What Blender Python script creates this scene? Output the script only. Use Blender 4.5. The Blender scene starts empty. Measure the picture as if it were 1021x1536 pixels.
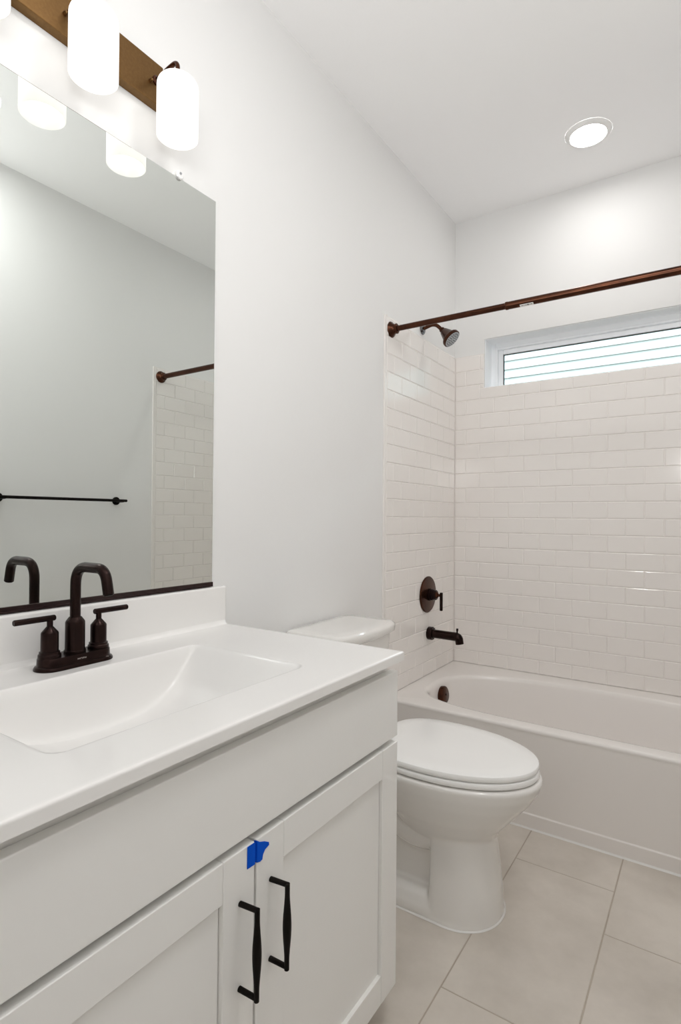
import bpy, math, random
from mathutils import Vector, Matrix
random.seed(7)
PI = math.pi
sc = bpy.context.scene
COL = sc.collection

# ------------------------------------------------------------------ camera
CAM = Vector((1.1476, -2.802, 1.1204))
FPX, YAW, PIT, ROL = 831.878, 0.5902, 0.0092, 0.0078
fw = Vector((-math.sin(YAW)*math.cos(PIT), math.cos(YAW)*math.cos(PIT), math.sin(PIT)))
rt = Vector((math.cos(YAW), math.sin(YAW), 0)); up_ = rt.cross(fw)
r2 = rt*math.cos(ROL)+up_*math.sin(ROL); u2 = up_*math.cos(ROL)-rt*math.sin(ROL)
cd = bpy.data.cameras.new('camera'); cam = bpy.data.objects.new('camera', cd); COL.objects.link(cam)
M = Matrix.Identity(4)
for i in range(3):
    M[i][0], M[i][1], M[i][2], M[i][3] = r2[i], u2[i], -fw[i], CAM[i]
cam.matrix_world = M
cd.sensor_fit = 'HORIZONTAL'; cd.sensor_width = 36.0; cd.lens = FPX/1021*36.0
cd.clip_start = 0.02; cd.clip_end = 100
sc.camera = cam

# ------------------------------------------------------------------ world, light levels, exposure
EXPOSURE = 0.17
SKY_STRENGTH = 11.5
SHADE_GLOW = 0.48
BULB_GLOW = 0.9
CAN_GLOW = 48.0
BOUNCE_W = 12.5
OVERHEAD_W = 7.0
FILL_Z = 2.68
w = bpy.data.worlds.new('sky'); sc.world = w; w.use_nodes = True
bg = w.node_tree.nodes['Background']; bg.inputs[0].default_value = (0.86, 0.935, 1.0, 1); bg.inputs[1].default_value = SKY_STRENGTH
def area(name, loc, aim, size, watts, color=(1.0, 0.99, 0.98)):
    d = bpy.data.lights.new(name, 'AREA'); d.shape = 'DISK'; d.size = size; d.energy = watts; d.color = color
    o = bpy.data.objects.new(name, d); COL.objects.link(o); o.location = loc
    o.rotation_euler = Vector(aim).to_track_quat('-Z', 'Y').to_euler(); return o
area('bounce_fill', (1.22, -2.95, 1.6), (-0.05, 0.75, 1.3), 0.6, BOUNCE_W)    # added fill light behind the camera, bounced off the ceiling
area('overhead_fill', (1.18, -1.95, FILL_Z), (0, 0, -1), 0.35, OVERHEAD_W)    # added unseen fill over the standing area, no fixture there
vs = sc.view_settings; vs.view_transform = 'Standard'; vs.look = 'None'; vs.gamma = 1; vs.use_curve_mapping = False
vs.exposure = EXPOSURE
cy = sc.cycles
cy.use_denoising = True; cy.max_bounces = 14; cy.diffuse_bounces = 10; cy.glossy_bounces = 6; cy.transmission_bounces = 8
cy.transparent_max_bounces = 8; cy.sample_clamp_indirect = 6.0; cy.caustics_reflective = False; cy.caustics_refractive = False

# ------------------------------------------------------------------ materials
def mat(name, color, rough=0.5, metal=0.0, spec=0.5, bump=None, coat=0.0, mottle=None):
    m = bpy.data.materials.new(name); m.use_nodes = True
    nt = m.node_tree; b = nt.nodes['Principled BSDF']
    b.inputs['Base Color'].default_value = (*color, 1); b.inputs['Roughness'].default_value = rough
    b.inputs['Metallic'].default_value = metal; b.inputs['Specular IOR Level'].default_value = spec
    b.inputs['Coat Weight'].default_value = coat; b.inputs['Coat Roughness'].default_value = 0.08
    tc = nt.nodes.new('ShaderNodeTexCoord')
    if bump:
        n = nt.nodes.new('ShaderNodeTexNoise'); n.inputs['Scale'].default_value = bump[0]; n.inputs['Detail'].default_value = 4
        bp = nt.nodes.new('ShaderNodeBump'); bp.inputs['Strength'].default_value = bump[1]; bp.inputs['Distance'].default_value = 0.002
        nt.links.new(tc.outputs['Object'], n.inputs['Vector']); nt.links.new(n.outputs['Fac'], bp.inputs['Height'])
        nt.links.new(bp.outputs['Normal'], b.inputs['Normal'])
    if mottle:
        scale, c2, lo, hi = mottle
        n = nt.nodes.new('ShaderNodeTexNoise'); n.inputs['Scale'].default_value = scale; n.inputs['Detail'].default_value = 7; n.inputs['Roughness'].default_value = 0.62
        cr = nt.nodes.new('ShaderNodeValToRGB')
        cr.color_ramp.elements[0].position = lo; cr.color_ramp.elements[0].color = (*c2, 1)
        cr.color_ramp.elements[1].position = hi; cr.color_ramp.elements[1].color = (*color, 1)
        nt.links.new(tc.outputs['Object'], n.inputs['Vector']); nt.links.new(n.outputs['Fac'], cr.inputs['Fac'])
        nt.links.new(cr.outputs['Color'], b.inputs['Base Color'])
    return m

def glow(name, color, strength, base=None):
    m = mat(name, base or color, 0.4)
    b = m.node_tree.nodes['Principled BSDF']
    b.inputs['Emission Color'].default_value = (*color, 1); b.inputs['Emission Strength'].default_value = strength
    return m

PAINT = mat('wall_paint', (0.785, 0.785, 0.78), 0.55, spec=0.3, bump=(220, 0.06))
CEIL = mat('ceiling_paint', (0.92, 0.92, 0.925), 0.75, spec=0.2, bump=(220, 0.05))
TRIM = mat('trim_paint', (0.84, 0.84, 0.83), 0.35)
ACRYL = mat('white_acrylic', (0.83, 0.80, 0.775), 0.13, spec=0.6, bump=(6, 0.03))
TUBM = mat('white_tub_enamel', (0.81, 0.78, 0.755), 0.14)
PORC = mat('white_porcelain', (0.80, 0.785, 0.76), 0.08, coat=0.3)
SEATM = mat('white_seat_plastic', (0.90, 0.90, 0.89), 0.14)
MARBLE = mat('white_cultured_marble', (0.85, 0.84, 0.825), 0.16, mottle=(3.0, (0.835, 0.825, 0.81), 0.35, 0.65))
CAB = mat('cabinet_paint', (0.84, 0.835, 0.815), 0.38, bump=(300, 0.02))
CABIN = mat('cabinet_shadow_gap', (0.35, 0.33, 0.30), 0.7)
BRONZE = mat('oil_rubbed_bronze', (0.026, 0.013, 0.0105), 0.26, 0.8, spec=0.35, mottle=(30, (0.016, 0.008, 0.007), 0.35, 0.7))
BRONZE2 = mat('reddish_bronze', (0.092, 0.033, 0.016), 0.25, 0.85, spec=0.4, mottle=(18, (0.048, 0.018, 0.010), 0.35, 0.7))
PLATEM = mat('brushed_bronze_plate', (0.19, 0.105, 0.038), 0.34, 0.9, mottle=(160, (0.15, 0.08, 0.028), 0.3, 0.7))
BLACKM = mat('matte_black_bronze', (0.007, 0.005, 0.004), 0.5, spec=0.1)
CHROME = mat('polished_chrome', (0.62, 0.64, 0.67), 0.12, 1.0)
GROUT = mat('grey_grout', (0.44, 0.385, 0.325), 0.85)
CAULK = mat('white_caulk', (0.74, 0.73, 0.71), 0.4)
TILEF = mat('floor_porcelain_tile', (0.68, 0.63, 0.57), 0.34, mottle=(3.6, (0.53, 0.485, 0.43), 0.30, 0.66))
VINYL = mat('white_window_vinyl', (0.92, 0.94, 0.96), 0.3)
GASK = mat('dark_gasket', (0.03, 0.035, 0.035), 0.6)
SIDING = mat('pale_vinyl_siding', (0.112, 0.122, 0.116), 0.5)
GRASS = mat('outdoor_ground', (0.13, 0.13, 0.07), 0.9)
BLUE = mat('blue_masking_tape', (0.001, 0.085, 0.60), 0.7, spec=0.08, bump=(150, 0.15))
STICK = mat('white_sticker', (0.82, 0.82, 0.80), 0.5)
INK = mat('black_print', (0.02, 0.02, 0.02), 0.6)
SILV = mat('silver_print', (0.50, 0.45, 0.42), 0.4)
BULB = glow('lit_bulb', (1.0, 0.975, 0.94), BULB_GLOW)
CANL = glow('lit_led_lens', (1.0, 0.98, 0.955), CAN_GLOW)

def shade_mat():
    m = bpy.data.materials.new('frosted_lit_glass'); m.use_nodes = True; nt = m.node_tree; nt.nodes.clear()
    o = nt.nodes.new('ShaderNodeOutputMaterial'); d = nt.nodes.new('ShaderNodeBsdfDiffuse'); t = nt.nodes.new('ShaderNodeBsdfTranslucent')
    g = nt.nodes.new('ShaderNodeBsdfGlossy'); e = nt.nodes.new('ShaderNodeEmission')
    mx = nt.nodes.new('ShaderNodeMixShader'); mg = nt.nodes.new('ShaderNodeMixShader'); ad = nt.nodes.new('ShaderNodeAddShader')
    d.inputs[0].default_value = (0.62, 0.62, 0.61, 1); t.inputs[0].default_value = (0.9, 0.88, 0.85, 1); g.inputs['Roughness'].default_value = 0.2
    e.inputs[0].default_value = (1.0, 0.975, 0.945, 1); e.inputs[1].default_value = SHADE_GLOW
    mx.inputs[0].default_value = 0.45; mg.inputs[0].default_value = 0.04
    L = nt.links.new
    L(d.outputs[0], mx.inputs[1]); L(t.outputs[0], mx.inputs[2]); L(mx.outputs[0], mg.inputs[1]); L(g.outputs[0], mg.inputs[2])
    L(mg.outputs[0], ad.inputs[0]); L(e.outputs[0], ad.inputs[1]); L(ad.outputs[0], o.inputs[0])
    return m
SHADEM = shade_mat()

def pane_mat(name, tint, refl):
    m = bpy.data.materials.new(name); m.use_nodes = True; nt = m.node_tree; nt.nodes.clear()
    o = nt.nodes.new('ShaderNodeOutputMaterial'); t = nt.nodes.new('ShaderNodeBsdfTransparent'); g = nt.nodes.new('ShaderNodeBsdfGlossy')
    f = nt.nodes.new('ShaderNodeFresnel'); mx = nt.nodes.new('ShaderNodeMixShader'); f.inputs[0].default_value = refl
    t.inputs[0].default_value = (*tint, 1); g.inputs['Roughness'].default_value = 0.02
    L = nt.links.new; L(f.outputs[0], mx.inputs[0]); L(t.outputs[0], mx.inputs[1]); L(g.outputs[0], mx.inputs[2]); L(mx.outputs[0], o.inputs[0])
    return m
GLASS = pane_mat('window_glass', (0.93, 0.98, 0.97), 1.45)
CLEAR = pane_mat('clear_plastic', (0.90, 0.91, 0.91), 1.9)
MIRROR = mat('mirror_silver', (0.83, 0.865, 0.84), 0.0, 1.0)
MEDGE = mat('mirror_edge', (0.22, 0.25, 0.22), 0.3)

# ------------------------------------------------------------------ mesh helpers
class MB:
    def __init__(s): s.v = []; s.f = []; s.m = []; s.mi = 0
    def add(s, vs_, fs):
        o = len(s.v); s.v += [tuple(v) for v in vs_]
        for f in fs: s.f.append([i+o for i in f]); s.m.append(s.mi)
        return s
    def box(s, x0, x1, y0, y1, z0, z1):
        return s.add([(x0,y0,z0),(x1,y0,z0),(x1,y1,z0),(x0,y1,z0),(x0,y0,z1),(x1,y0,z1),(x1,y1,z1),(x0,y1,z1)],
              [(0,3,2,1),(4,5,6,7),(0,1,5,4),(1,2,6,5),(2,3,7,6),(3,0,4,7)])
    def loft(s, secs, cap0=True, cap1=True):
        n = len(secs[0]); V = [p for q in secs for p in q]; F = []
        for k in range(len(secs)-1):
            for i in range(n):
                j = (i+1) % n; F.append((k*n+i, k*n+j, (k+1)*n+j, (k+1)*n+i))
        if cap0: F.append(tuple(reversed(range(n))))
        if cap1: F.append(tuple(range((len(secs)-1)*n, len(secs)*n)))
        return s.add(V, F)
    def lathe(s, prof, origin, axis=(0,0,1), n=40, cap0=True, cap1=True):
        a = Vector(axis).normalized(); h = Vector((0,0,1)) if abs(a.z) < 0.9 else Vector((1,0,0))
        e1 = h.cross(a).normalized(); e2 = a.cross(e1); O = Vector(origin)
        return s.loft([[O+a*t+(e1*math.cos(2*PI*i/n)+e2*math.sin(2*PI*i/n))*max(r, 1e-5) for i in range(n)] for r, t in prof], cap0, cap1)
    def tube(s, pts, rad, n=20, flat=1.0):
        P = [Vector(p) for p in pts]; R = rad if isinstance(rad, (list, tuple)) else [rad]*len(P)
        T = []
        for i in range(len(P)):
            a = P[max(i-1, 0)]; b = P[min(i+1, len(P)-1)]; T.append((b-a).normalized())
        h = Vector((0,1,0)) if abs(T[0].y) < 0.9 else Vector((0,0,1))
        e = (h - T[0]*h.dot(T[0])).normalized(); secs = []
        for i, p in enumerate(P):
            e = (e - T[i]*e.dot(T[i])).normalized(); g = T[i].cross(e)
            secs.append([p+(e*math.cos(2*PI*k/n)+g*(math.sin(2*PI*k/n)*flat))*R[i] for k in range(n)])
        return s.loft(secs)
    def prism(s, poly, y0, y1, ax='y'):
        n = len(poly)
        def P(a, b, t): return {'y': (a, t, b), 'x': (t, a, b), 'z': (a, b, t)}[ax]
        return s.loft([[P(a, b, y0) for a, b in poly], [P(a, b, y1) for a, b in poly]])
    def tile(s, frame, a0, a1, b0, b1, h=0.002, ins=0.0025):
        # raised tile with a bevelled edge on a panel: frame(a, b, depth)
        s.add([frame(a0,b0,0),frame(a1,b0,0),frame(a1,b1,0),frame(a0,b1,0),
               frame(a0+ins,b0+ins,h),frame(a1-ins,b0+ins,h),frame(a1-ins,b1-ins,h),frame(a0+ins,b1-ins,h)],
              [(4,5,6,7),(0,1,5,4),(1,2,6,5),(2,3,7,6),(3,0,4,7)])

def smooth_path(pts, r, seg=8):
    P = [Vector(p) for p in pts]; out = [P[0]]
    for i in range(1, len(P)-1):
        a = (P[i-1]-P[i]); b = (P[i+1]-P[i]); rr = min(r, a.length*0.49, b.length*0.49)
        p0 = P[i]+a.normalized()*rr; p2 = P[i]+b.normalized()*rr
        for k in range(seg+1):
            t = k/seg; out.append(p0*(1-t)**2+P[i]*2*t*(1-t)+p2*t*t)
    out.append(P[-1]); return out

def origin_of(o):
    v = Vector((0,0,0))
    while o: v = v+o.location; o = o.parent
    return v

def obj(name, mb, m, parent=None, base=None, bevel=0, seg=2, smooth=30, mods=None):
    me = bpy.data.meshes.new(name)
    O = origin_of(parent) if parent else Vector(base or (0,0,0))
    me.from_pydata([Vector(v)-O for v in mb.v], [], mb.f); me.update()
    for k in (m if isinstance(m, (list, tuple)) else [m]): me.materials.append(k)
    me.polygons.foreach_set('material_index', mb.m)
    import bmesh
    bm = bmesh.new(); bm.from_mesh(me); bmesh.ops.recalc_face_normals(bm, faces=bm.faces); bm.to_mesh(me); bm.free()
    o = bpy.data.objects.new(name, me); COL.objects.link(o)
    if parent: o.parent = parent
    else: o.location = O
    if smooth:
        me.shade_smooth(); me.set_sharp_from_angle(angle=math.radians(smooth))
    if bevel:
        b = o.modifiers.new('bevel', 'BEVEL'); b.width = bevel; b.segments = seg; b.limit_method = 'ANGLE'; b.angle_limit = math.radians(35)
        b.harden_normals = True
    for f in (mods or []): f(o)
    return o

def tag(o, label, cat, group=None):
    o['label'] = label; o['category'] = cat
    if group: o['group'] = group
    return o
def thing(name, label, cat, loc, group=None):
    o = bpy.data.objects.new(name, None); COL.objects.link(o); o.location = loc; o.empty_display_size = 0.05
    return tag(o, label, cat, group)
def struct(o): o['kind'] = 'structure'; return o

# ------------------------------------------------------------------ dimensions
W, H = 1.524, 2.7009            # room width and height; back wall is y = 0, vanity wall x = 0
YF = -3.55                      # wall behind the photographer
PT = 0.007                      # surround panel thickness
YT = -0.772                     # front edge of surround side panels
ZR = 0.360                      # tub rim
WX0, WX1, WZ0, WZ1 = 0.1635, 1.3605, 1.797, 2.0515
FZ0 = 1.764                     # bottom of the window frame, behind the sill

# ------------------------------------------------------------------ shell
struct(obj('wall_left', MB().box(-0.12, 0, YF-0.12, 0.12, -0.05, H+0.05), PAINT, smooth=0))
struct(obj('wall_right', MB().box(W, W+0.12, YF-0.12, 0.12, -0.05, H+0.05), PAINT, smooth=0))
struct(obj('wall_front', MB().box(0, W, YF-0.12, YF, -0.05, H+0.05), PAINT, smooth=0))
wb = MB(); wb.box(0, WX0, 0, 0.15, -0.05, H+0.05).box(WX1, W, 0, 0.15, -0.05, H+0.05)
wb.box(WX0, WX1, 0, 0.099, -0.05, WZ0).box(WX0, WX1, 0.099, 0.15, -0.05, FZ0).box(WX0, WX1, 0, 0.15, WZ1, H+0.05)
struct(obj('wall_back', wb, PAINT, smooth=0))
struct(obj('ceiling', MB().box(-0.12, W+0.12, YF-0.12, 0.15, H, H+0.12), CEIL, smooth=0))

# floor: long rectangular porcelain tiles over a grout bed
fl = MB(); fl.mi = 1; fl.box(-0.12, W+0.12, YF-0.12, 0.15, -0.1, -0.001); fl.mi = 0
TW, TL, GR = 0.2955, 0.608, 0.0036
for c in range(-3, 4):
    xa = 0.610+c*TW; xb = xa+TW
    off = -0.945-0.2027*c
    for k in range(-9, 9):
        ya = off+k*TL; yb = ya+TL
        a0, a1, b0, b1 = max(xa, 0), min(xb, W), max(ya, YF), min(yb, 0)
        if a1-a0 > 0.01 and b1-b0 > 0.01:
            fl.tile(lambda a, b, d: (a, b, d-0.001), a0+GR/2, a1-GR/2, b0+GR/2, b1-GR/2, 0.001, 0.0008)
struct(obj('floor', fl, [TILEF, GROUT], smooth=0))

def base_board(name, boxes): struct(obj(name, boxes, TRIM, bevel=0.004))
base_board('baseboard_left', MB().box(0.0, 0.014, -1.672, YT-0.004, 0, 0.10).box(0.0, 0.014, YF, -2.68, 0, 0.10))
base_board('baseboard_right', MB().box(W-0.014, W, YF+0.014, YT-0.004, 0, 0.10))
base_board('baseboard_front', MB().box(0.014, W-0.014, YF, YF+0.014, 0, 0.10))

# ------------------------------------------------------------------ window
win = bpy.data.objects.new('window_1', None); COL.objects.link(win); win.location = ((WX0+WX1)/2, 0.1, WZ0); struct(win)
def ring(x0, x1, z0, z1, wd, y0, y1):
    m = MB(); m.box(x0, x0+wd, y0, y1, z0, z1).box(x1-wd, x1, y0, y1, z0, z1)
    m.box(x0+wd, x1-wd, y0, y1, z0, z0+wd).box(x0+wd, x1-wd, y0, y1, z1-wd, z1); return m
e = 0.0005
obj('jamb', ring(WX0+e, WX1-e, WZ0+e, WZ1-e, 0.003, 0.004, 0.100), VINYL, win, bevel=0.001, seg=1)
obj('frame', ring(WX0+e, WX1-e, FZ0+e, WZ1-e, 0.026, 0.100, 0.149), VINYL, win, bevel=0.003)
obj('frame_bead', ring(WX0+.026, WX1-.026, FZ0+.026, WZ1-.026, 0.012, 0.094, 0.149), VINYL, win, bevel=0.004, seg=3)
obj('sash', ring(WX0+.038, WX1-.038, FZ0+.038, WZ1-.038, 0.024, 0.112, 0.140), VINYL, win, bevel=0.003)
obj('gasket', ring(WX0+.062, WX1-.062, FZ0+.062, WZ1-.062, 0.003, 0.120, 0.130), GASK, win, smooth=0)
obj('glass', MB().box(WX0+.0645, WX1-.0645, 0.1235, 0.1265, FZ0+.0645, WZ1-.0645), GLASS, win, smooth=0)

# outdoors: neighbouring house wall with lap siding, ground
sd = MB(); YS = 4.0
z = 0.06
z0 = 2.951-0.106*27
for k in range(0, 38):
    za = z0+0.106*k; zb = za+0.106
    sd.add([(-5, YS-0.024, za), (8, YS-0.024, za), (8, YS-0.003, zb), (-5, YS-0.003, zb), (-5, YS, za), (8, YS, za)],
           [(0, 1, 2, 3), (0, 4, 5, 1)])
sd.box(-5, 8, YS, YS+0.15, 0, z0+0.106*38)
tag(obj('house_siding', sd, SIDING, base=(1.5, YS, 0), smooth=0), 'pale horizontal lap siding of the house next door outside the high window', 'siding')
struct(obj('ground', MB().box(-10, 12, 0.16, 12, -0.3, -0.05), GRASS, smooth=0))

# ------------------------------------------------------------------ tub surround panels
PH, PW, ZA = 0.0772, 0.1515, 1.2767
ZTOP = ZA+9*PH
rows = [(ZA+PH*k, ZA+PH*(k+1), k) for k in range(-12, 9)]
def panel(name, frame, amin, amax, phase_even, phase_odd, label, hole=None, backbox=None):
    m = MB(); backbox(m); g = 0.0016
    for za, zb, k in rows:
        za = max(za, ZR+0.001)
        if zb-za < 0.01: continue
        ph = phase_even if k % 2 == 0 else phase_odd
        n0 = int(math.floor((amin-ph)/PW))-1
        for i in range(n0, n0+30):
            a0 = max(ph+i*PW, amin); a1 = min(ph+(i+1)*PW, amax)
            if a1-a0 < 0.008: continue
            pcs = [(a0, a1, za, zb)]
            if hole:
                hx0, hx1, hz0, hz1 = hole
                if a1 > hx0 and a0 < hx1 and zb > hz0 and za < hz1:
                    pcs = []
                    if za < hz0: pcs.append((a0, a1, za, min(zb, hz0)))
                    zl = max(za, hz0)
                    if a0 < hx0 and zb-zl > 0.004: pcs.append((a0, hx0, zl, zb))
                    if a1 > hx1 and zb-zl > 0.004: pcs.append((hx1, a1, zl, zb))
            for p in pcs:
                if p[1]-p[0] > 0.006 and p[3]-p[2] > 0.006:
                    m.tile(frame, p[0]+g/2, p[1]-g/2, p[2]+g/2, p[3]-g/2, 0.0028, 0.0031)
    return m
# even rows start at k=6 (1.740 - 1.817)
DB = PT-0.0028
mb = panel('x', lambda a, b, d: (DB+d, a, b), YT+0.020, -PT, -0.085-PW*5, -0.0125-PW*5, '', None,
           lambda m: (m.box(0.0002, DB, YT, -PT, ZR+0.001, ZTOP+0.004), m.box(DB, DB+0.0035, YT, YT+0.016, ZR+0.001, ZTOP+0.004)))
tag(obj('surround_panel', mb, ACRYL, base=(0, -0.4, ZR), smooth=0), 'white subway-pattern tub wall panel behind the valve and tub spout', 'wall panel', None)
mb = panel('x', lambda a, b, d: (W-DB-d, a, b), YT+0.020, -PT, -0.085-PW*5, -0.0125-PW*5, '', None,
           lambda m: (m.box(W-DB, W-0.0002, YT, -PT, ZR+0.001, ZTOP+0.004), m.box(W-DB-0.0035, W-DB, YT, YT+0.016, ZR+0.001, ZTOP+0.004)))
tag(obj('surround_panel', mb, ACRYL, base=(W, -0.4, ZR), smooth=0), 'white subway-pattern tub wall panel seen only in the mirror, by the far rod end', 'wall panel', None)
def back_boxes(m):
    m.box(0.0002, WX0, -DB, -0.0002, ZR+0.001, ZTOP+0.004); m.box(WX1, W-0.0002, -DB, -0.0002, ZR+0.001, ZTOP+0.004)
    m.box(WX0, WX1, -DB, -0.0002, ZR+0.001, WZ0)
mb = panel('x', lambda a, b, d: (a, -DB-d, b), PT, W-PT, 0.0663-PW*2+0.0757, 0.0663-PW*2, '', (WX0, WX1, WZ0, WZ1), back_boxes)
tag(obj('surround_panel', mb, ACRYL, base=(W/2, 0, ZR), smooth=0), 'wide white subway-pattern tub wall panel under the high window', 'wall panel', None)

# ------------------------------------------------------------------ bathtub
tub = thing('bathtub', 'white alcove bathtub with a flat apron front, beyond the toilet', 'bathtub', (W/2, -0.38, 0))
N = 128
def sup(t, cx, cyy, ax, ay, n):
    c, s = math.cos(t), math.sin(t); n = n+1.2 if s < 0 else n-0.15
    k = (abs(c)**n+abs(s)**n)**(-1/n); return (cx+ax*c*k, cyy+ay*s*k)
def oval(cx, cyy, ax, ay, n, z):
    return [(*sup(2*PI*i/N, cx, cyy, ax, ay, n), z) for i in range(N)]
X0, X1, Y0, Y1 = 0.003, W-0.003, -0.744, -0.003
def rect(ins, z, zmin=0.0):
    out = []
    for i in range(N):
        t = 2*PI*i/N; c, s = math.cos(t), math.sin(t)
        cx, cyy, ax, ay = (X0+X1)/2, (Y0+Y1)/2, (X1-X0)/2, (Y1-Y0)/2
        k = 1/max(abs(c), abs(s)); out.append((cx+ax*c*k, max(cyy+ay*s*k, Y0+ins), z if s*k < -0.999 else max(z, zmin)))
    return out
OC = (0.765, -0.390, 0.680, 0.287)
secs = [rect(0.0, 0.346), rect(0.0, ZR-0.009), rect(0.0012, ZR-0.005), rect(0.004, ZR-0.0015), rect(0.010, ZR)]
secs += [oval(OC[0], OC[1], OC[2]+.014, OC[3]+.012, 2.7, ZR), oval(OC[0], OC[1], OC[2]+.004, OC[3]+.003, 2.6, ZR-.0015),
         oval(OC[0], OC[1], OC[2]-.003, OC[3]-.003, 2.6, ZR-.007), oval(OC[0]+.001, OC[1], OC[2]-.008, OC[3]-.007, 2.6, ZR-.020),
         oval(OC[0]-.020, OC[1], OC[2]-.03, OC[3]-.020, 2.6, ZR-.09), oval(OC[0]-.045, OC[1], OC[2]-.075, OC[3]-.045, 2.7, ZR-.20),
         oval(OC[0]-.055, OC[1], OC[2]-.11, OC[3]-.065, 2.8, ZR-.265), oval(OC[0]-.055, OC[1], OC[2]-.16, OC[3]-.10, 2.8, ZR-.292),
         oval(OC[0]-.01, OC[1], OC[2]-.25, OC[3]-.16, 2.6, ZR-.298), oval(OC[0]-.01, OC[1], .05, .03, 2.0, ZR-.302)]
obj('basin', MB().loft(secs, cap0=False), TUBM, tub, smooth=60)
ap = MB().prism([(-0.7465, 0.0005), (-0.7465, 0.051), (-0.7428, 0.055), (-0.7428, 0.347), (-0.725, 0.347), (-0.725, 0.0005)], X0, X1, 'x')
ap.v = [(x, y, z) for x, y, z in ap.v]
obj('apron', ap, TUBM, tub, bevel=0.002)
obj('caulk_line', MB().prism([(-0.7515, 0.0002), (-0.7465, 0.0055), (-0.744, 0.0055), (-0.744, 0.0002)], X0, X1, 'x'), CAULK, tub)
# overflow cover on the end wall inside the basin
oc = MB(); oc.lathe([(0.0, 0.034), (0.033, 0.034), (0.0375, 0.0315), (0.039, 0.028), (0.039, 0.006), (0.037, 0.0), (0.0, 0.0)], (0.086, -0.372, 0.292), (1, 0.0, 0.16))
obj('overflow_cover', oc, BRONZE2, tub)
obj('overflow_screw', MB().lathe([(0.0, 0.0), (0.005, 0.0), (0.004, 0.003), (0.0, 0.003)], (0.1192, -0.372, 0.2973), (1, 0, 0.16), 16), BRONZE, tub)
obj('drain', MB().lathe([(0.0, 0.006), (0.022, 0.005), (0.034, 0.003), (0.036, 0.0), (0.0, 0.0)], (0.28, -0.39, 0.0615)), BRONZE, tub)

# ------------------------------------------------------------------ tub spout, valve, shower head, rod
sp = thing('tub_spout', 'bronze tub spout with a small knob, on the tile just above the tub', 'tub spout', (PT, -0.323, 0.558))
yv = -0.323
obj('flange', MB().lathe([(0.0, 0.0), (0.031, 0.0), (0.0315, 0.004), (0.0315, 0.020), (0.029, 0.024), (0.0, 0.024)], (PT, yv, 0.562), (1, 0, 0)), BRONZE, sp)
path = smooth_path([(PT+0.02, yv, 0.562), (0.160, yv, 0.561), (0.1655, yv, 0.5285)], 0.020, 10)
obj('spout', MB().tube(path, [0.0205]*(len(path)-6)+[0.0203, 0.020, 0.0198, 0.0195, 0.0193, 0.019], 28), BRONZE, sp)
obj('diverter_knob', MB().lathe([(0.0, 0.0), (0.0038, 0.0), (0.0038, 0.010), (0.0052, 0.012), (0.0052, 0.022), (0.0, 0.023)], (0.152, yv, 0.578), (0.05, 0, 1), 20), BRONZE, sp)

va = thing('shower_valve', 'round bronze shower valve plate with a lever handle, above the tub spout', 'shower valve', (PT, -0.341, 0.751))
vc = (PT, -0.341, 0.751)
obj('escutcheon', MB().lathe([(0.0, 0.0), (0.087, 0.0), (0.0875, 0.004), (0.084, 0.0075), (0.060, 0.010), (0.034, 0.012), (0.0, 0.0125)], vc, (1, 0, 0), 64), BRONZE2, va)
obj('sleeve', MB().lathe([(0.0, 0.010), (0.029, 0.010), (0.029, 0.020), (0.0265, 0.022), (0.0265, 0.030), (0.024, 0.032), (0.024, 0.046), (0.021, 0.049), (0.0, 0.049)], vc, (1, 0, 0)), CHROME if False else BRONZE, va)
obj('handle_neck', MB().lathe([(0.0, 0.045), (0.0185, 0.047), (0.015, 0.053), (0.007, 0.058), (0.006, 0.075), (0.0, 0.075)], vc, (1, 0, 0)), BRONZE2, va)
obj('lever', MB().lathe([(0.0, 0.012), (0.0062, 0.012), (0.0074, 0.010), (0.0074, -0.072), (0.0062, -0.074), (0.0, -0.074)], (vc[0]+0.072, vc[1], vc[2]+0.002), (0, 0, 1), 24), BRONZE, va)

sh = thing('wall_shower', 'bronze cone shower head on a short bent arm, under the rod', 'shower head', (0, -0.402, 2.018))
ys = -0.402
obj('arm_flange', MB().lathe([(0.0, 0.0), (0.026, 0.0), (0.026, 0.003), (0.021, 0.008), (0.012, 0.011), (0.0, 0.011)], (0, ys, 2.018), (1, 0, 0)), mat('satin_dark_chrome', (0.20, 0.20, 0.21), 0.18, 1.0), sh)
path = smooth_path([(0.002, ys, 2.018), (0.065, ys, 2.034), (0.105, ys, 1.992)], 0.035, 10)
obj('shower_arm', MB().tube(path, 0.0085), BRONZE2, sh)
hd = Vector((0.69, 0, -0.724)).normalized(); ho = Vector((0.098, ys, 2.000))
hm = MB().lathe([(0.0, 0.0), (0.012, 0.0), (0.0135, 0.004), (0.0135, 0.012), (0.018, 0.016), (0.031, 0.052), (0.040, 0.060), (0.0435, 0.066), (0.0435, 0.076), (0.041, 0.078), (0.0, 0.078)], ho, hd, 48)
hobj = obj('head', hm, BRONZE2, sh)
fc = MB().lathe([(0.0, 0.0778), (0.0385, 0.0778), (0.0385, 0.0792), (0.0, 0.0795)], ho, hd, 48)
face = obj('spray_face', fc, mat('grey_spray_plate', (0.42, 0.44, 0.46), 0.3, 0.3), hobj)
nz = MB()
e1 = Vector((0, 1, 0)); e2 = hd.cross(e1)
for rr, cnt in ((0.010, 6), (0.020, 12), (0.030, 18)):
    for i in range(cnt):
        a = 2*PI*i/cnt
        nz.lathe([(0.0022, 0.079), (0.0022, 0.081), (0.0, 0.0812)], ho+(e1*math.cos(a)+e2*math.sin(a))*rr, hd, 8)
nz.mi = 0
obj('nozzles', nz, mat('dark_rubber_nozzles', (0.05, 0.05, 0.055), 0.6), hobj)

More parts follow.
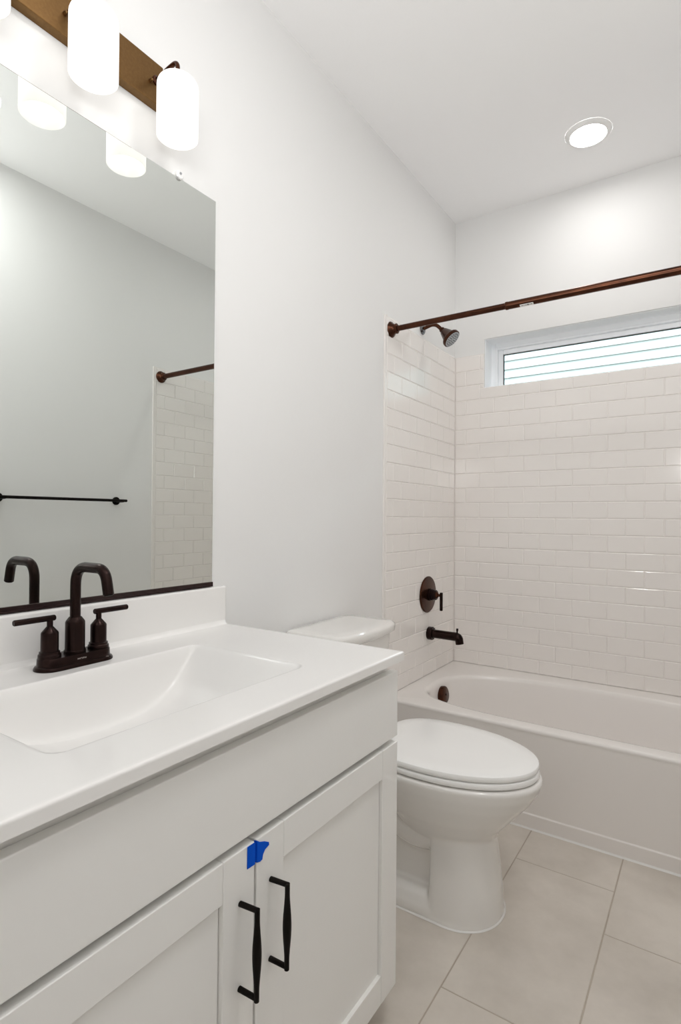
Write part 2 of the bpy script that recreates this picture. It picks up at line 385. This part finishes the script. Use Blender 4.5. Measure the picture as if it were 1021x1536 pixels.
rod = thing('shower_rod', 'bronze shower curtain rod spanning the tub alcove', 'curtain rod', (W/2, -0.72, 1.9235))
yr, zr = -0.72, 1.9235
obj('inner_tube', MB().lathe([(0.0, 0.03), (0.0118, 0.03), (0.0118, 0.53), (0.0, 0.53)], (0, yr, zr), (1, 0, 0), 32), BRONZE2, rod)
obj('outer_tube', MB().lathe([(0.0, 0.497), (0.0135, 0.497), (0.0152, 0.499), (0.0152, 0.506), (0.0142, 0.508), (0.0142, W-0.03), (0.0, W-0.03)], (0, yr, zr), (1, 0, 0), 32), BRONZE2, rod)
fp = [(0.0, PT-0.003), (0.033, PT-0.003), (0.034, 0.008), (0.031, 0.013), (0.0235, 0.019), (0.019, 0.028), (0.0215, 0.031), (0.0215, 0.035), (0.016, 0.039), (0.0, 0.040)]
obj('end_flange', MB().lathe(fp, (0, yr, zr), (1, 0, 0), 48), BRONZE2, rod)
obj('end_flange', MB().lathe(fp, (W, yr, zr), (-1, 0, 0), 48), BRONZE2, rod)
stk = MB()
def arc(x0, x1, r, a0, a1, th):
    n = 8; S = []
    for x in (x0, x1):
        q = [(x, yr+math.sin(math.radians(a0+(a1-a0)*i/n))*r, zr-math.cos(math.radians(a0+(a1-a0)*i/n))*r) for i in range(n+1)]
        q += [(x, yr+math.sin(math.radians(a1+(a0-a1)*i/n))*(r+th), zr-math.cos(math.radians(a1+(a0-a1)*i/n))*(r+th)) for i in range(n+1)]
        S.append(q)
    return S
stk.loft(arc(0.553, 0.602, 0.0142, -48, 20, 0.0004))
st = obj('sticker', stk, STICK, rod); st['label'] = 'small white sticker with fine black print'
ink = MB(); xx = 0.558
for k, wd in enumerate((0.006, 0.004, 0.007, 0.005, 0.003, 0.006)):
    ink.loft(arc(xx, xx+wd, 0.0146, -30 if k != 3 else -36, -20 if k != 3 else -14, 0.00015)); xx += wd+0.0016
obj('print', ink, INK, st)

# ------------------------------------------------------------------ toilet
TY = -1.243
toi = thing('toilet', 'white two-piece toilet with the lid down, between vanity and tub', 'toilet', (0.40, TY, 0))
NT = 72
def egg(xw, af, ab, hw, z, nb=2.6, nf=2.0, sx=1.0, grow=0.0):
    out = []
    for i in range(NT):
        t = 2*PI*i/NT; c, s = math.cos(t), math.sin(t); n = nf if c >= 0 else nb
        k = (abs(c)**n+abs(s)**n)**(-1/n); a = af if c >= 0 else ab
        out.append((xw+(a+grow)*c*k, TY+(hw+grow)*s*k, z))
    return out
bw = MB()
bw.loft([egg(0.50, 0.11, 0.11, 0.075, 0.185), egg(0.50, 0.138, 0.14, 0.104, 0.215), egg(0.50, 0.160, 0.17, 0.128, 0.250, 2.6, 2.1), egg(0.495, 0.198, 0.20, 0.153, 0.287),
         egg(0.49, 0.247, 0.21, 0.173, 0.338), egg(0.485, 0.272, 0.215, 0.1825, 0.370), egg(0.48, 0.283, 0.218, 0.186, 0.388), egg(0.48, 0.286, 0.219, 0.1875, 0.396),
         egg(0.48, 0.284, 0.219, 0.1865, 0.402), egg(0.48, 0.278, 0.215, 0.182, 0.4055)])
# front column of the pedestal, flat at the back
bw.loft([egg(0.530, 0.131, 0.056, 0.129, 0.0, 7, 2.1), egg(0.530, 0.129, 0.054, 0.125, 0.012, 7, 2.1), egg(0.530, 0.125, 0.050, 0.119, 0.08, 7, 2.1),
         egg(0.528, 0.115, 0.047, 0.112, 0.17, 7, 2.1), egg(0.526, 0.110, 0.046, 0.109, 0.225, 7, 2.1), egg(0.526, 0.112, 0.046, 0.113, 0.262, 7, 2.1)])
def rr(x0, x1, hw, z, n=6):
    return [(x, y, z) for x, y, z in egg((x0+x1)/2, (x1-x0)/2, (x1-x0)/2, hw, z, n, n)]
bw.loft([rr(0.13, 0.56, 0.128, 0.0), rr(0.13, 0.56, 0.127, 0.022), rr(0.14, 0.56, 0.115, 0.048), rr(0.15, 0.56, 0.095, 0.062)])
bw.loft([rr(0.20, 0.52, 0.070, 0.02), rr(0.18, 0.52, 0.070, 0.30), rr(0.10, 0.45, 0.10, 0.35)])
for s in (1, -1):
    tp = smooth_path([(0.52, TY+s*0.055, 0.215), (0.40, TY+s*0.055, 0.185), (0.30, TY+s*0.055, 0.265), (0.22, TY+s*0.055, 0.20), (0.24, TY+s*0.055, 0.03)], 0.07, 8)
    bw.tube(tp, 0.044, 20)
bw.loft([rr(0.035, 0.34, 0.105, 0.325), rr(0.030, 0.34, 0.118, 0.345), rr(0.030, 0.34, 0.122, 0.388), rr(0.036, 0.33, 0.116, 0.402)])
def remesh(o):
    r = o.modifiers.new('remesh', 'REMESH'); r.mode = 'VOXEL'; r.voxel_size = 0.0038; r.use_smooth_shade = True
    s = o.modifiers.new('smooth', 'SMOOTH'); s.factor = 0.5; s.iterations = 9
obj('bowl', bw, PORC, toi, smooth=0, mods=[remesh])
obj('floor_caulk', MB().loft([egg(0.530, 0.1335, 0.40, 0.1315, 0.0003, 8, 2.1), egg(0.530, 0.1335, 0.40, 0.1315, 0.001, 8, 2.1), egg(0.530, 0.130, 0.395, 0.128, 0.0035, 8, 2.1)]), CAULK, toi)
ST = 0.409
def slab(xw, af, ab, hw, z0, z1, rnd, dome=0.0, nb=3.0):
    S = [egg(xw, af, ab, hw, z0, nb, grow=-rnd), egg(xw, af, ab, hw, z0+rnd*.3, nb, grow=-rnd*.3), egg(xw, af, ab, hw, z0+rnd, nb), egg(xw, af, ab, hw, z1-rnd, nb),
         egg(xw, af, ab, hw, z1-rnd*.3, nb, grow=-rnd*.3), egg(xw, af, ab, hw, z1, nb, grow=-rnd)]
    for q, u in ((0.8, .35), (0.55, .7), (0.25, .95), (0.04, 1.0)):
        S.append([(xw+(x-xw)*q, TY+(y-TY)*q, z1+dome*u) for x, y, z in egg(xw, af, ab, hw, z1, nb, grow=-rnd)])
    return MB().loft(S)
obj('seat', slab(0.48, 0.277, 0.205, 0.1835, ST, ST+0.0165, 0.005), SEATM, toi)
obj('lid', slab(0.48, 0.276, 0.205, 0.183, ST+0.0185, ST+0.0365, 0.006, 0.003), SEATM, toi)
for s in (1, -1):
    obj('seat_bumper', MB().box(0.716, 0.722, TY+s*0.045-0.012, TY+s*0.045+0.012, ST+0.016, ST+0.019), GASK, toi)
    obj('hinge', MB().lathe([(0.0, 0.0), (0.014, 0.0), (0.014, 0.022), (0.011, 0.027), (0.0, 0.027)], (0.268, TY+s*0.075, 0.405)), SEATM, toi)
    obj('bolt_cap', MB().lathe([(0.0, 0.0), (0.015, 0.0), (0.0145, 0.010), (0.010, 0.018), (0.0, 0.021)], (0.33, TY+s*0.100, 0.052)), PORC, toi)
def tankrr(x0, x1, hw, z, n=10, bulge=0.0):
    out = []
    for x, y, zz in egg((x0+x1)/2, (x1-x0)/2, (x1-x0)/2, hw, z, 14, n):
        f = max(0, 1-((y-TY)/hw)**2)**1.3
        out.append((x+(bulge*f if x > (x0+x1)/2 else 0), y, z))
    return out
obj('tank', MB().loft([tankrr(0.03, 0.170, 0.150, 0.403), tankrr(0.024, 0.185, 0.160, 0.42, bulge=.010), tankrr(0.020, 0.200, 0.170, 0.56, bulge=.014), tankrr(0.016, 0.212, 0.178, 0.727, bulge=.018)]), PORC, toi, smooth=50)
obj('tank_lid', MB().loft([tankrr(0.014, 0.219, 0.184, 0.7225, bulge=.02), tankrr(0.010, 0.226, 0.1885, 0.728, bulge=.02), tankrr(0.010, 0.227, 0.189, 0.746, bulge=.02),
     tankrr(0.0115, 0.2255, 0.1875, 0.7515, bulge=.02), tankrr(0.016, 0.220, 0.183, 0.7565, bulge=.02), tankrr(0.022, 0.213, 0.177, 0.7585, bulge=.02), tankrr(0.05, 0.18, 0.14, 0.7595, bulge=.01)]), PORC, toi, smooth=60)
fl_ = MB().lathe([(0.0, 0.0), (0.012, 0.0), (0.012, 0.006), (0.006, 0.010), (0.006, 0.018), (0.0, 0.018)], (0.208, TY-0.135, 0.675), (1, 0, 0), 20)
fl_.tube([(0.225, TY-0.14, 0.675), (0.228, TY-0.10, 0.672), (0.228, TY-0.06, 0.668)], [0.006, 0.006, 0.0045], 14)
obj('flush_lever', fl_, CHROME, toi)

# ------------------------------------------------------------------ vanity cabinet
VC = -2.1690; VY0, VY1 = -2.655, -1.683
XD = 0.5588; ZT = 0.8222
vn = thing('vanity_cabinet', 'white shaker vanity cabinet with two doors and a long drawer front', 'cabinet', (0.27, VC, 0))
car = MB()
for yb in (VY0, VY1-0.018): car.prism([(0.004, 0.0), (0.455, 0.0), (0.455, 0.075), (0.512, 0.075), (0.512, 0.80), (0.004, 0.80)], yb, yb+0.018, 'y')
car.box(0.004, 0.512, VY0+.018, VY1-.018, 0.075, 0.093).box(0.004, 0.018, VY0+.018, VY1-.018, 0.093, 0.80)
obj('carcass', car, CAB, vn)
ff = MB(); ff.box(0.512, 0.529, VY0, VY0+0.038, 0.075, 0.800).box(0.512, 0.529, VY1-0.038, VY1, 0.075, 0.800)
ff.box(0.512, 0.5380, VY0+.038, VY1-.038, 0.755, 0.800).box(0.512, 0.529, VY0+.038, VY1-.038, 0.600, 0.640).box(0.512, 0.529, VY0+.038, VY1-.038, 0.075, 0.105)
obj('face_frame', ff, CAB, vn, bevel=0.001, seg=1)
obj('toe_kick', MB().box(0.455, 0.470, VY0+.018, VY1-.018, 0.0, 0.0745), CAB, vn)
obj('drawer_bracket', MB().box(0.5292, 0.5386, VY0+0.06, VY1-0.06, 0.690, 0.740), CAB, vn)
obj('drawer_front', MB().box(0.5385, XD, VY0+0.002, VY1-0.002, 0.630, 0.7755), CAB, vn, bevel=0.0022)
def door(y0, y1, z0, z1):
    ST_, RL = 0.066, 0.061; m = MB(); x0, x1 = 0.5385, XD
    m.box(x0, x1, y0, y0+ST_, z0, z1).box(x0, x1, y1-ST_, y1, z0, z1)
    m.box(x0, x1-0.0003, y0+ST_+.0004, y1-ST_-.0004, z1-RL, z1).box(x0, x1-0.0003, y0+ST_+.0004, y1-ST_-.0004, z0, z0+RL)
    return m, MB().box(x0+0.003, x1-0.0085, y0+ST_+.0007, y1-ST_-.0016, z0+RL-.006, z1-RL+.006)
def pull(y, parent):
    m = MB(); zb, zt, xo, xi = 0.4109, 0.5378, XD, 0.5935
    m.lathe([(0.0, -0.001), (0.0042, -0.001), (0.0040, xi-xo), (0.0, xi-xo)], (xo, y, zt), (1, 0, 0.10), 16)
    m.lathe([(0.0, -0.001), (0.0042, -0.001), (0.0040, xi-xo), (0.0, xi-xo)], (xo, y, zb), (1, 0, 0.06), 16)
    pts = []; rad = []
    n = 28
    for i in range(n+1):
        t = i/n; pts.append((xi, y, zb-0.002+(zt-zb+0.0075)*t))
        q = max(0.0, math.sin(PI*min(max((t-.12)/.76, 0), 1)))**1.6
        rad.append(0.0040+0.0030*q)
    m.tube(pts, rad, 20)
    return obj('door_handle', m, BLACKM, parent)
SEAM = -2.1525
for (y0, y1, hy) in ((VY0+0.002, SEAM-0.0024, -2.186), (SEAM+0.0024, VY1-0.002, -2.1165)):
    fr, pn = door(y0, y1, 0.0740, 0.6165)
    d = obj('door', fr, CAB, vn, bevel=0.0015)
    for hz in (0.14, 0.54):
        obj('hinge_cup', MB().box(0.5292, 0.5386, (y0+0.02 if hy < SEAM else y1-0.05), (y0+0.05 if hy < SEAM else y1-0.02), hz, hz+0.04), CHROME, d)
    obj('door_panel', pn, CAB, d)
    pull(hy, d)

# blue tape bridging the two doors
tp = MB(); xt = XD+0.0004
def tape_poly(poly, x0, x1): tp.prism(poly, x0, x1, 'x')
tape_poly([(-2.1718, 0.6155), (-2.1548, 0.6152), (-2.1548, 0.5812), (-2.1721, 0.5822)], xt, xt+0.0008)
tape_poly([(-2.1502, 0.6152), (-2.1437, 0.6102), (-2.1327, 0.6059), (-2.1226, 0.5999), (-2.1221, 0.5955), (-2.1318, 0.5927), (-2.1366, 0.5869), (-2.1380, 0.5802), (-2.1433, 0.5793), (-2.1502, 0.5812)], xt, xt+0.0008)
# the part pressed into the gap between the doors
tp.add([(xt+.0008, -2.1548, 0.6152), (xt-.0035, -2.1535, 0.6152), (xt-.0035, -2.1515, 0.6152), (xt+.0008, -2.1502, 0.6152),
        (xt+.0008, -2.1548, 0.5812), (xt-.0035, -2.1535, 0.5812), (xt-.0035, -2.1515, 0.5812), (xt+.0008, -2.1502, 0.5812)], [(0, 1, 5, 4), (1, 2, 6, 5), (2, 3, 7, 6)])
tag(obj('painter_tape', tp, BLUE, base=(xt, SEAM, 0.60), smooth=0), 'torn piece of blue painter tape across the gap of the vanity doors', 'tape')

# ------------------------------------------------------------------ vanity top with integrated basin
vt = thing('vanity_sink', 'white vanity top with a moulded rectangular sink and backsplash', 'sink', (0.29, VC, 0.80))
TX0, TX1, TY0, TY1 = 0.002, 0.577, -2.6475, -1.6905
BX0, BX1, BT = 0.150, 0.468, 0.2585
prof = [(0.0, 0.116), (0.06, 0.112), (0.11, 0.103), (0.139, 0.0955), (0.165, 0.083), (0.19, 0.066), (0.209, 0.047), (0.232, 0.025), (0.25, 0.0065), (0.2585, 0.0), (1.0, -0.2)]
def pl(t):
    for (a, da), (b, db) in zip(prof, prof[1:]):
        if t <= b: return da+(db-da)*(t-a)/(b-a)
    return -1
def smin(a, b, k):
    h = max(k-abs(a-b), 0)/k; return min(a, b)-h*h*k*0.25
def basin(x, y):
    t = abs(y-VC); dy = (pl(max(t-0.006, 0))+pl(t)+pl(t+0.006))/3
    # rounded-rectangle distance to the rim, steep walls front and back
    rc_ = 0.024; qx = abs(x-(BX0+BX1)/2)-((BX1-BX0)/2-rc_); qy = t-(BT-rc_)
    sd_ = rc_-(math.hypot(max(qx, 0), max(qy, 0))+min(max(qx, qy), 0))
    e = sd_/0.034
    dx = 0.122*(1-(1-min(e, 1))**2.2) if e > 0 else e*0.05
    d = smin(dy, dx, 0.024)
    # softened rim
    k = 0.006
    return 0 if d < -k else (d if d > k else (d+k)**2/(4*k))
def edge_drop(d, r):
    return 0 if d >= r else r-math.sqrt(max(r*r-(r-d)**2, 0))
def lin(a, b, n): return [a+(b-a)*i/n for i in range(n+1)]
R_ = 0.004
fine = [0, 0.0003, 0.0012, 0.0025, 0.004]
xs = [TX0]+lin(0.020, 0.034, 6)+lin(0.040, 0.140, 6)+lin(0.145, 0.215, 26)+lin(0.222, 0.40, 24)+lin(0.405, 0.475, 24)+lin(0.482, 0.566, 6)+[TX1-f for f in reversed(fine)]
ysl = [TY0+f for f in fine]+lin(TY0+0.012, VC-0.272, 10)+lin(VC-0.268, VC+0.268, 150)+lin(VC+0.272, TY1-0.012, 10)+[TY1-f for f in reversed(fine)]
xs = sorted(set(round(v, 5) for v in xs)); ysl = sorted(set(round(v, 5) for v in ysl))
V = []; F = []
nx, ny = len(xs), len(ysl)
for x in xs:
    for y in ysl:
        z = ZT-basin(x, y)-max(edge_drop(TX1-x, R_), edge_drop(min(y-TY0, TY1-y), R_))
        if x < 0.033: z += edge_drop(max(x-0.020, 0), 0.013)*0.8
        V.append((x, y, z))
for i in range(nx-1):
    for j in range(ny-1): F.append((i*ny+j, (i+1)*ny+j, (i+1)*ny+j+1, i*ny+j+1))
loop = [i*ny for i in range(nx)]+[(nx-1)*ny+j for j in range(1, ny)]+[i*ny+ny-1 for i in range(nx-2, -1, -1)]+[j for j in range(ny-2, 0, -1)]
oh = len(V)
for q in loop: V.append((V[q][0], V[q][1], V[q][2]-0.0012))
for k in range(len(loop)):
    k2 = (k+1) % len(loop); F.append((loop[k], loop[k2], oh+k2, oh+k))
o0 = len(V)
for q in loop: V.append((V[q][0], V[q][1], 0.8025))
for k in range(len(loop)):
    k2 = (k+1) % len(loop); F.append((oh+k, oh+k2, o0+k2, o0+k))
# underside ring inset to the bowl
o1 = len(V)
for q in loop:
    x, y = V[q][0], V[q][1]; V.append((min(max(x, 0.05), 0.500), min(max(y, TY0+0.05), TY1-0.05), 0.8025))
for k in range(len(loop)):
    k2 = (k+1) % len(loop); F.append((o0+k, o0+k2, o1+k2, o1+k))
obj('countertop', MB().add(V, F), MARBLE, vt, smooth=50)
obj('backsplash', MB().box(0.001, 0.020, TY0, -1.6868, 0.80, 0.926), MARBLE, vt, bevel=0.006, seg=4)
dz = ZT-basin(0.32, VC)
obj('drain', MB().lathe([(0.0, 0.004), (0.016, 0.004), (0.026, 0.003), (0.030, 0.0), (0.030, -0.004), (0.0, -0.004)], (0.315, VC, dz+0.001)), BRONZE, vt)

# ------------------------------------------------------------------ faucet
FX, FY, FZ = 0.085, -2.170, ZT
fa = thing('faucet', 'dark bronze two-handle faucet with a square-bend spout at the sink back', 'faucet', (FX, FY, FZ))
def stad(hl, hw, z, n=16):
    out = []
    for i in range(n+1): a = -PI/2+PI*i/n; out.append((FX+hw*math.sin(a) if False else FX-hw*math.sin(a)*-1, FY+hl-hw+hw*math.cos(a), z))
    for i in range(n+1): a = PI/2+PI*i/n; out.append((FX+hw*math.sin(a), FY-hl+hw+hw*math.cos(a), z))
    return out
bp = obj('base_plate', MB().loft([stad(0.0790, 0.0315, FZ), stad(0.0790, 0.0315, FZ+0.003), stad(0.0770, 0.0295, FZ+0.0065), stad(0.0735, 0.026, FZ+0.0085),
        stad(0.0728, 0.0255, FZ+0.021), stad(0.0712, 0.024, FZ+0.0235)]), BRONZE, fa)
# lettering on the plate front
cu = bpy.data.curves.new('lettering', 'FONT'); cu.body = 'MOEN'; cu.size = 0.0060; cu.align_x = 'CENTER'; cu.extrude = 0.0002; cu.space_character = 1.15
to = bpy.data.objects.new('lettering_source', cu); COL.objects.link(to)
bpy.context.view_layer.update()
me = bpy.data.meshes.new_from_object(to.evaluated_get(bpy.context.evaluated_depsgraph_get()))
bpy.data.objects.remove(to); bpy.data.curves.remove(cu)
me.name = 'lettering'
for v in me.vertices:
    a, b, c = v.co; v.co = (0.0256+c, a, 0.0125+b)
me.materials.clear(); me.materials.append(SILV)
lo = bpy.data.objects.new('lettering', me); COL.objects.link(lo); lo.parent = bp; lo['label'] = 'fine silver lettering'
obj('spout_body', MB().lathe([(0.0, 0.020), (0.0205, 0.020), (0.0205, 0.028), (0.0190, 0.0295), (0.0186, 0.031), (0.0184, 0.084), (0.0175, 0.0865), (0.0118, 0.094), (0.0, 0.094)], (FX, FY, FZ), n=48), BRONZE, fa)
path = smooth_path([(FX, FY, FZ+0.09), (FX, FY, 1.0175), (FX+0.099, FY, 1.0175), (FX+0.111, FY, 0.9690)], 0.038, 14)
obj('spout', MB().tube(path, 0.0101, 28), BRONZE, fa)
obj('aerator', MB().lathe([(0.0, 0.0), (0.0082, 0.0), (0.0082, 0.003), (0.0, 0.003)], (FX+0.1113, FY, 0.9672), (-0.24, 0, 1), n=24), BLACKM, fa)
for s in (-1, 1):
    hb = MB().lathe([(0.0, 0.020), (0.0205, 0.020), (0.0208, 0.024), (0.0205, 0.029), (0.0185, 0.031), (0.0185, 0.0345), (0.0160, 0.036), (0.0158, 0.070), (0.0150, 0.072),
                     (0.0075, 0.081), (0.0056, 0.083), (0.0056, 0.096), (0.0, 0.096)], (FX, FY+s*0.0513, FZ), n=40)
    hbo = obj('handle', hb, BRONZE, fa)
    obj('lever', MB().lathe([(0.0, -0.010), (0.0048, -0.010), (0.0057, -0.0085), (0.0057, 0.066), (0.0048, 0.0675), (0.0, 0.0675)], (FX, FY+s*0.0513, FZ+0.0985), (0, s, 0.0), 24), BRONZE, hbo)

# ------------------------------------------------------------------ mirror
MY0, MY1, MZ0, MZ1 = -2.605, -1.7285, 0.932, 1.9905
mi = thing('mirror', 'frameless rectangular mirror on the wall over the vanity backsplash', 'mirror', (0.0, (MY0+MY1)/2, MZ0))
mg = MB(); mg.mi = 1; mg.box(0.0008, 0.0055, MY0, MY1, MZ0, MZ1); mg.mi = 0
mg.add([(0.006, MY0+.001, MZ0+.001), (0.006, MY1-.001, MZ0+.001), (0.006, MY1-.001, MZ1-.001), (0.006, MY0+.001, MZ1-.001),
        (0.0055, MY0, MZ0), (0.0055, MY1, MZ0), (0.0055, MY1, MZ1), (0.0055, MY0, MZ1)], [(0,1,2,3),(4,5,1,0),(5,6,2,1),(6,7,3,2),(7,4,0,3)])
obj('mirror_glass', mg, [MIRROR, MEDGE], mi, smooth=0)
ch = obj('bottom_channel', MB().box(0.0002, 0.0095, MY0, MY1, 0.9275, 0.9320).box(0.0062, 0.0095, MY0, MY1, 0.9320, 0.9400), mat('dark_brown_channel', (0.022, 0.008, 0.007), 0.35, 0.3), mi, bevel=0.0006, seg=1)
cl = thing('mirror_clip', 'small clear plastic clip at the mirror top edge near the right lamp', 'clip', (0.0, -1.8575, 1.996))
obj('clip_body', MB().lathe([(0.0, 0.0), (0.0115, 0.0), (0.0115, 0.010), (0.009, 0.0125), (0.0, 0.0125)], (0.0003, -1.8575, 1.9965), (1, 0, 0), 24), mat('cloudy_clear_plastic', (0.88, 0.88, 0.88), 0.12, spec=0.8), cl)
obj('screw', MB().lathe([(0.0, 0.0), (0.0036, 0.0), (0.003, 0.0022), (0.0, 0.0026)], (0.0125, -1.8575, 1.9995), (1, 0, 0), 16), CHROME, cl)

# ------------------------------------------------------------------ vanity light bar
LC = -2.156
vl = thing('vanity_light', 'three-lamp bronze vanity light bar above the mirror, lamps lit', 'wall light', (0.0, LC, 2.17))
obj('backplate', MB().box(0.0002, 0.025, LC-0.232, LC+0.232, 2.1205, 2.2215), PLATEM, vl, bevel=0.002, seg=2)
SX = 0.1035
for k in (-1, 0, 1):
    y = LC+k*0.2125
    ysb = 2.008; ZS = ysb
    a = MB(); a.lathe([(0.0, 0.0), (0.012, 0.0), (0.012, 0.003), (0.0075, 0.006), (0.0, 0.006)], (0.025, y, 2.176), (1, 0, 0), 24)
    pth = smooth_path([(0.026, y, 2.176), (0.070, y, 2.188), (SX-0.002, y, 2.190), (SX, y, 2.148)], 0.022, 10)
    a.tube(pth, 0.0052, 16); a.lathe([(0.0, 0.0), (0.020, 0.0), (0.020, 0.004), (0.012, 0.012), (0.0, 0.012)], (SX, y, ZS+0.1365), n=28)
    obj('arm', a, BRONZE2, vl)
    R0 = 0.0475; T = 0.0035
    # frosted glass: open at the bottom, rounded shoulder on top
    outer = [(R0-T/2, 0.0), (R0, 0.0015), (R0, 0.117)]
    for i in range(1, 9): q = PI/2*i/8; outer.append((R0-0.020+0.020*math.cos(q), 0.117+0.020*math.sin(q)))
    outer.append((0.012, 0.137))
    inner = [(0.012, 0.1335)]
    for i in range(8, 0, -1): q = PI/2*i/8; inner.append((R0-T-0.0175+0.0175*math.cos(q), 0.116+0.0175*math.sin(q)))
    inner += [(R0-T, 0.116), (R0-T, 0.0015), (R0-T/2, 0.0)]
    so = obj('shade', MB().lathe(outer+inner, (SX, y, ZS), n=56, cap0=False, cap1=False), SHADEM, vl, smooth=60)
    bl = [(0.0, 0.030)]
    for i in range(1, 13): q = PI*i/16; bl.append((0.0285*math.sin(q), 0.0585-0.0285*math.cos(q)))
    bl += [(0.0165, 0.092), (0.0145, 0.105), (0.0145, 0.128), (0.0, 0.128)]
    obj('bulb', MB().lathe(bl, (SX, y, ZS), n=32), BULB, so, smooth=60)
    obj('finial', MB().lathe([(0.0, 0.0), (0.0042, 0.0), (0.0042, 0.005), (0.003, 0.009), (0.0, 0.010)], (0.025, y-0.018, 2.165), (1, 0, 0), 16), PLATEM, vl)

# ------------------------------------------------------------------ recessed ceiling light
rc = thing('recessed_light', 'round white recessed ceiling light, lit, above the bathtub', 'ceiling light', (0.724, -0.370, H))
cc = (0.724, -0.370, H-0.0003)
obj('trim_ring', MB().lathe([(0.066, -0.004), (0.0675, 0.010), (0.070, 0.0125), (0.077, 0.011), (0.086, 0.005), (0.089, 0.0)], cc, (0, 0, -1), 64, False, False), TRIM, rc)
obj('lens', MB().lathe([(0.0, 0.0095), (0.050, 0.0095), (0.067, 0.0085), (0.067, 0.002), (0.0, 0.002)], cc, (0, 0, -1), 64), CANL, rc)

# ------------------------------------------------------------------ towel bar (on the right wall, seen in the mirror)
tb = thing('towel_bar', 'slim dark towel bar on the opposite wall, seen in the mirror', 'towel bar', (W, -1.296, 1.196))
obj('bar', MB().lathe([(0.0, 0.0), (0.0065, 0.0), (0.0072, 0.001), (0.0072, 0.639), (0.0065, 0.640), (0.0, 0.640)], (1.462, -1.616, 1.1985), (0, 1, 0), 24), BLACKM, tb)
for y in (-1.594, -1.000):
    po = obj('post', MB().lathe([(0.0, 0.003), (0.0085, 0.003), (0.0085, 0.060), (0.0078, 0.070), (0.0, 0.070)], (W, y, 1.1975), (-1, 0, 0), 20), BLACKM, tb)
    obj('wall_flange', MB().lathe([(0.0, 0.0002), (0.0215, 0.0002), (0.0215, 0.006), (0.020, 0.0085), (0.0, 0.009)], (W, y, 1.1975), (-1, 0, 0), 36), BLACKM, po)
